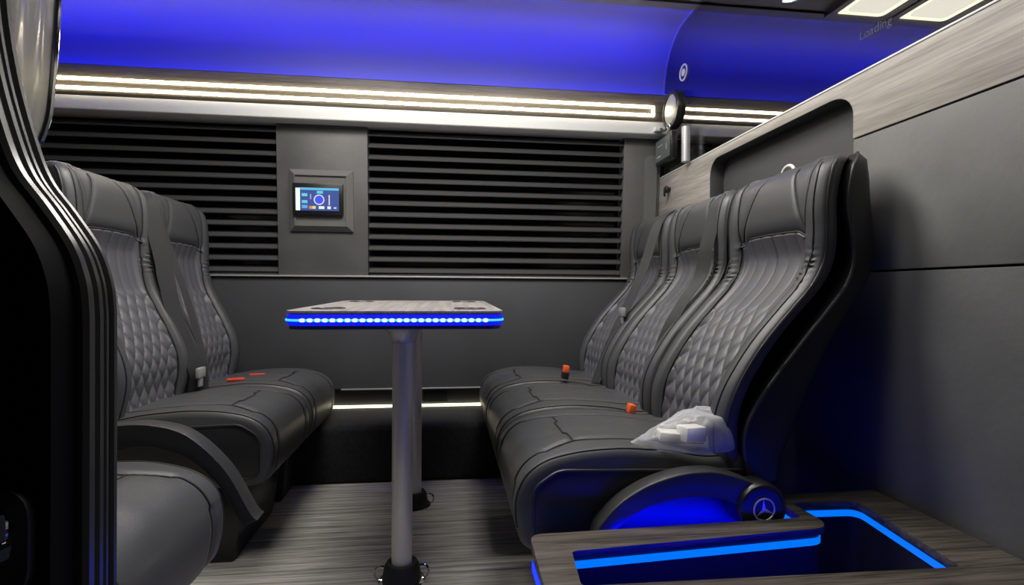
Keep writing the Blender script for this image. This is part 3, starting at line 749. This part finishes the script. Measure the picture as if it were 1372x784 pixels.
armrest(L0, [(-0.90, 0.50), (-0.80, 0.53), (-0.719, 0.542), (-0.642, 0.542), (-0.566, 0.517), (-0.488, 0.44), (-0.436, 0.345), (-0.418, 0.325)],
        [(-0.90, 0.44), (-0.80, 0.472), (-0.719, 0.489), (-0.641, 0.495), (-0.565, 0.468), (-0.500, 0.405), (-0.464, 0.338), (-0.449, 0.314)], 1.222, 1.268, (-0.90, 0.47), 0.055, False)

# ------------------------------------------------------------------ plastic bag on the near right seat
t = thing('plastic_bag', 'crumpled clear plastic bag holding small white boxes on the right cushion', 'bag', (0.583, 1.215, 0.464))
t.scale = (1.14, 0.92, 1.1)
bm = bmesh.new()
def fb(u, v):
    a = 2*PI*u; h = v
    # squat pouch: pointed mouth towards -x, tall rounded corner towards +x
    c, s_ = math.cos(a), math.sin(a)
    rx = 0.105 if c > 0 else 0.135*(1-0.45*h)
    ry = 0.085*(1-0.55*max(0, -c))
    sh = math.cos(h*PI/2)**0.55
    x = rx*c*sh+0.012*h; y = ry*s_*sh; z = (0.040+0.045*ss(-0.14, 0.07, x))*math.sin(h*PI/2)**0.9
    n = noise.noise_vector(Vector((x*22, y*22, z*26)))*0.012*(0.25+h)
    r = abs(noise.noise(Vector((x*38, y*38, z*30+5))))*0.014
    return Vector((x+n.x, y+n.y, max(0.002, z+n.z*0.6-r*0.5)))
grid(bm, fb, 80, 30)
bmesh.ops.remove_doubles(bm, verts=bm.verts, dist=0.0005)
m = bpy.data.materials.new('clear_plastic_film'); m.use_nodes = True; nt = m.node_tree
b = nt.nodes['Principled BSDF']; b.inputs['Base Color'].default_value = (.75, .76, .8, 1); b.inputs['Roughness'].default_value = .22
tr = nt.nodes.new('ShaderNodeBsdfTransparent'); lw = nt.nodes.new('ShaderNodeLayerWeight'); lw.inputs[0].default_value = .35
ma = nt.nodes.new('ShaderNodeMath'); ma.operation = 'MULTIPLY_ADD'; ma.inputs[1].default_value = .60; ma.inputs[2].default_value = .19
mx = nt.nodes.new('ShaderNodeMixShader'); nt.links.new(lw.outputs['Facing'], ma.inputs[0]); nt.links.new(ma.outputs[0], mx.inputs[0])
nt.links.new(tr.outputs[0], mx.inputs[1]); nt.links.new(b.outputs[0], mx.inputs[2]); nt.links.new(mx.outputs[0], nt.nodes['Material Output'].inputs[0])
put('film', finish(bm, 'film', 25), m, t)
for lx, ly, lz, rz, sz in ((0.005, -0.012, 0.006, 0.3, (0.062, 0.040, 0.036)), (-0.045, 0.008, 0.004, -0.2, (0.05, 0.045, 0.022))):
    o = put('carton', BX(-sz[0]/2, sz[0]/2, -sz[1]/2, sz[1]/2, 0, sz[2], 0.003), MT['card'], None, (0.590+lx, 1.232+ly, 0.468+lz)); o.rotation_euler = (0, 0.06, rz)
    tag(o, 'cream carton inside the plastic bag, %s' % ('taller and nearer the seat back' if sz[2] > .03 else 'flatter and nearer the cushion front'), 'box', 'cartons in the bag')

# ------------------------------------------------------------------ table
t = thing('table', 'grey wood-look table with blue lit edge on two steel poles', 'table', (-0.128, 1.80, 0))
tx0, tx1, ty0, ty1 = -0.413+0.128, 0.148+0.128, 1.37-1.80, 2.20-1.80
outl = roundpoly([(tx0, ty0), (tx1, ty0), (tx1, ty1), (tx0, ty1)], 0.05, 10)
def tz(y): return 0.7855+0.011*(y-ty0)/0.83          # top leans up a little towards the wall
def tilt(bm):
    for v in bm.verts: v.co.z += tz(v.co.y)
    return bm
cups = [(tx0+0.085, ty0+0.13), (tx1-0.085, ty0+0.13), (tx0+0.085, ty1-0.14), (tx1-0.085, ty1-0.14)]
circ = lambda c, r, n=28: [(c[0]+r*math.cos(2*PI*k/n), c[1]+r*math.sin(2*PI*k/n)) for k in range(n)]
bm = bmesh.new(); prism(bm, outl, -0.006, 0.0, 'z', holes=[circ(c, 0.042) for c in cups]); 
top = put('tabletop', tilt(bm), MT['tabletop'], t)
inset = [(x*0.985, y*0.99) for x, y in outl]
bm = bmesh.new(); prism(bm, inset, -0.048, -0.006, 'z', bev=0.003)
put('edge_band', tilt(bm), mat('table_edge_blue_acrylic', (0.03, 0.035, 0.16), 0.25), t, label='dark edge band')
bm = bmesh.new()
for c in cups:
    bm = bmesh.new()
    tube(bm, [(x, y, 0.0005) for x, y in circ(c, 0.0435)], 0.0025, 6, True)
    lathe(bm, [(0.0415, 0.0), (0.040, -0.04), (0.002, -0.042)], (c[0], c[1], 0), 28)
    put('cup_holder', tilt(bm), mat('cup_holder_dark', (0.06, 0.06, 0.065), 0.3), top, label='recessed cup holder')
# LED profile and diodes round the edge
per = [Vector((x, y, 0)) for x, y in outl]
bm = bmesh.new()
rings = [[bm.verts.new((x*(1+k), y*(1+k*0.7), z)) for x, y in outl] for k, z in ((-0.01, -0.038), (0.000, -0.036), (0.000, -0.010), (-0.01, -0.008))]
for a, b in zip(rings, rings[1:]):
    for k in range(len(a)): bm.faces.new((a[k], a[(k+1) % len(a)], b[(k+1) % len(a)], b[k]))
tilt(bm)
lp = put('light_strip', bm, MT['ledtable'], t, label='glowing blue strip around the edge')
dm = bmesh.new(); bmesh.ops.create_uvsphere(dm, u_segments=8, v_segments=6, radius=1.0)
for v in dm.verts: v.co = Vector((v.co.x*0.0088, v.co.y*0.003, v.co.z*0.0045))
dm = finish(dm, 'diode')
for k in range(26):
    f = (k+.5)/26
    put('diode', dm, MT['leddot'], lp, (tx0+0.04+(tx1-tx0-0.08)*f, ty0-0.0012, tz(ty0)-0.0235))
bm = bmesh.new()
tube(bm, [(x*1.002, y*1.001, -0.0235) for x, y in outl], 0.0032, 6, True); tilt(bm)
put('glow_line', bm, emit('led_table_cyan', (0.02, 0.35, 1.0), 2.2), lp)
for py in (1.534-1.80, 2.067-1.80):
    bm = bmesh.new(); lathe(bm, [(0.0295, 0.05), (0.0295, 0.70)], (0, py, 0), 40)
    lg = put('leg', bm, MT['steel'], t, label='brushed steel pole')
    bm = bmesh.new(); lathe(bm, [(0.033, 0.688), (0.034, 0.700), (0.052, 0.728), (0.062, 0.733), (0.062, 0.742)], (0, py, 0), 40)
    put('flange', bm, MT['satin'], lg)
    bm = bmesh.new(); lathe(bm, [(0.052, 0.004), (0.056, 0.010), (0.050, 0.045), (0.043, 0.056), (0.034, 0.058), (0.030, 0.05)], (0, py, 0), 40)
    bs = put('base_cup', bm, MT['rubber'], lg, label='black socket')
    bm = bmesh.new(); lathe(bm, [(0.066, 0.0), (0.066, 0.003), (0.054, 0.006)], (0, py, 0), 40)
    fr_ = put('floor_ring', bm, MT['chrome'], lg, label='chrome floor ring')
    bm = bmesh.new(); tube(bm, [(0.052+0.020*math.cos(a)+0.006, py+0.0, 0.024+0.020*math.sin(a)) for a in [2*PI*k/24 for k in range(24)]], 0.0032, 8, True)
    put('lug_ring', bm, MT['chrome'], lg)
    bm = bmesh.new(); tube(bm, [(-0.058+0.020*math.cos(a), py+0.0, 0.024+0.020*math.sin(a)) for a in [2*PI*k/24 for k in range(24)]], 0.0032, 8, True)
    put('lug_ring', bm, MT['chrome'], lg)

# ------------------------------------------------------------------ console in the right foreground
ZT = 0.33
t = thing('console', 'low wood-topped console with blue lit cut-out in the right foreground', 'console', (0.6, 0.95, 0))
ox, oy = 0.6, 0.95
outer = roundpoly([(0.165, 0.785), (0.172, 1.078), (0.80, 1.092), (0.80, 1.225), (1.094, 1.225), (1.094, 0.775)], [0.02, 0.03, 0.02, 0.02, 0.005, 0.005], 6)
inner = roundpoly([(0.232, 0.880), (0.244, 1.000), (0.835, 1.040), (0.828, 1.172), (0.995, 1.165), (0.952, 0.862)], [0.012, 0.012, 0.05, 0.012, 0.02, 0.012], 6)
outer = [(x-ox, y-oy) for x, y in outer]; inner = [(x-ox, y-oy) for x, y in inner]
bm = bmesh.new(); prism(bm, outer, ZT-0.016, ZT, 'z', holes=[inner], bev=0.005, seg=3)
put('top_rim', bm, MT['consolewood'], t, label='wood-look rim with L-shaped opening')
def shrink(poly, d):
    out = []; L = len(poly)
    A = sum(poly[i][0]*poly[(i+1) % L][1]-poly[(i+1) % L][0]*poly[i][1] for i in range(L)); sg = 1 if A > 0 else -1
    for i in range(L):
        a, p, b = Vector(poly[i-1]), Vector(poly[i]), Vector(poly[(i+1) % L])
        e1, e2 = (p-a), (b-p)
        n = Vector((-e1.y, e1.x)).normalized()*sg if e1.length > 1e-6 else Vector((0, 0)); n2 = Vector((-e2.y, e2.x)).normalized()*sg if e2.length > 1e-6 else n
        nn = (n+n2); nn = nn/max(nn.length_squared/2, .3)
        q = p+nn*d; out.append((q.x, q.y))
    return out
bm = bmesh.new()
o2, i2 = shrink(outer, 0.014), shrink(inner, -0.010)
def wallloop(bm, poly, z0, z1):
    lo = [bm.verts.new((x, y, z0)) for x, y in poly]; hi = [bm.verts.new((x, y, z1)) for x, y in poly]
    for k in range(len(poly)):
        k2 = (k+1) % len(poly); bm.faces.new((lo[k], lo[k2], hi[k2], hi[k]))
    return lo
lo = wallloop(bm, i2, 0.04, ZT-0.015); bm.faces.new(lo)
wallloop(bm, o2, 0.0, ZT-0.015)
put('body', finish(bm, 'body', 35, False), mat('console_dark_carcass', (0.02, 0.02, 0.025), 0.4), t, label='dark well and sides')
def ledloop(poly, z0, z1):
    bm = bmesh.new(); wallloop(bm, poly, z0, z1); return finish(bm, 'led', 35, False)
put('light_strip', ledloop(shrink(i2, 0.003), ZT-0.040, ZT-0.024), MT['ledblue2'], t, label='blue strip inside the opening')
put('light_strip', ledloop(shrink(o2, -0.003), ZT-0.040, ZT-0.026), MT['ledblue2'], t, label='blue strip under the outer edge')
bm = bmesh.new(); prism(bm, [(-0.24, 0.1223), (0.18, 0.1315), (0.18, 0.1335), (-0.24, 0.1243)], ZT-0.055, ZT-0.030, 'z')
put('light_strip', bm, MT['ledblue3'], t, label='deep blue strip facing the seat')
put('light_strip', BX(-0.33, 0.31, -0.0735, -0.0715, ZT-0.05, ZT-0.030), MT['ledblue4'], t, label='deep blue strip on the near wall of the opening')
put('light_strip', BX(-0.4265, -0.4245, -0.13, 0.10, ZT-0.06, ZT-0.042), MT['ledblue4'], t, label='deep blue strip on the outer end')

# ------------------------------------------------------------------ door pillar in the left foreground
pe = catmull([(-0.462, 1.45), (-0.460, 1.25), (-0.456, 1.137), (-0.446, 1.061), (-0.430, 0.995), (-0.414, 0.950), (-0.390, 0.915), (-0.368, 0.880), (-0.358, 0.852), (-0.354, 0.825), (-0.353, 0.77), (-0.353, 0.5), (-0.353, 0.0)], 6)
edge = [(p.x, p.y) for p in pe]
bm = bmesh.new(); prism(bm, edge+[(-0.95, 0.0), (-0.95, 1.45)], 0.515, 0.60, 'y')
dr = struct('door_1', bm, MT['pillar'], 'black sliding-door pillar in the left foreground')
for yy, r in ((0.597, 0.006), (0.586, 0.0045), (0.574, 0.0065), (0.556, 0.009)):
    bm = bmesh.new(); tube(bm, [(x+0.001, yy, z) for x, z in edge], r, 10)
    put('door_seal', bm, MT['seal'], dr, label='ribbed rubber seal')
# latch plate near the bottom left
bm = bmesh.new(); prism(bm, roundpoly([(-0.45, 0.565), (-0.364, 0.565), (-0.364, 0.665), (-0.45, 0.665)], 0.03), 0.505, 0.516, 'y', bev=0.002)
lt = put('latch_plate', bm, MT['seam'], dr)
bm = bmesh.new(); tube(bm, catmull([(-0.395, 0.506, 0.650), (-0.376, 0.494, 0.644), (-0.372, 0.490, 0.632), (-0.376, 0.494, 0.622), (-0.395, 0.506, 0.620)], 6), 0.003, 8)
put('striker', bm, MT['chrome'], lt, label='chrome striker loop')
bm = bmesh.new(); ribbon(bm, catmull([(-0.40, 0.500, 0.606), (-0.385, 0.488, 0.608), (-0.370, 0.485, 0.615), (-0.3655, 0.488, 0.618)], 6), (0, 0.25, 1), 0.010, 0.005)
put('latch_lever', bm, MT['chrome'], lt, label='chrome latch lever')
# shiny curved panel beside the pillar head
ce = catmull([(-0.462, 1.50), (-0.462, 1.30), (-0.464, 1.183), (-0.4715, 1.0675), (-0.478, 1.030), (-0.490, 1.004), (-0.52, 0.97)], 8)
bm = bmesh.new()
def fp(u, v):
    p = ce[round(v*(len(ce)-1))]
    x = p.x-0.016*(1-math.sin(PI/2*min(1, 0.1+u*1.3)))-0.0025*math.sin(u*PI*3.0)**2
    return Vector((x, 0.612+0.072*u, p.y))
V = grid(bm, fp, 36, len(ce)-1)
bmesh.ops.solidify(bm, geom=bm.faces[:], thickness=0.005)
cp = put('polished_panel', bm, mat('polished_panel', (0.80, 0.78, 0.72), 0.14, metal=0.25, coat=0.8), dr, label='shiny curved silver panel beside the pillar head')
bm = bmesh.new(); tube(bm, [(p.x+0.001, 0.686, p.y) for p in ce], 0.0035, 8); put('rim', bm, MT['chrome'], cp, label='bright chrome rim')
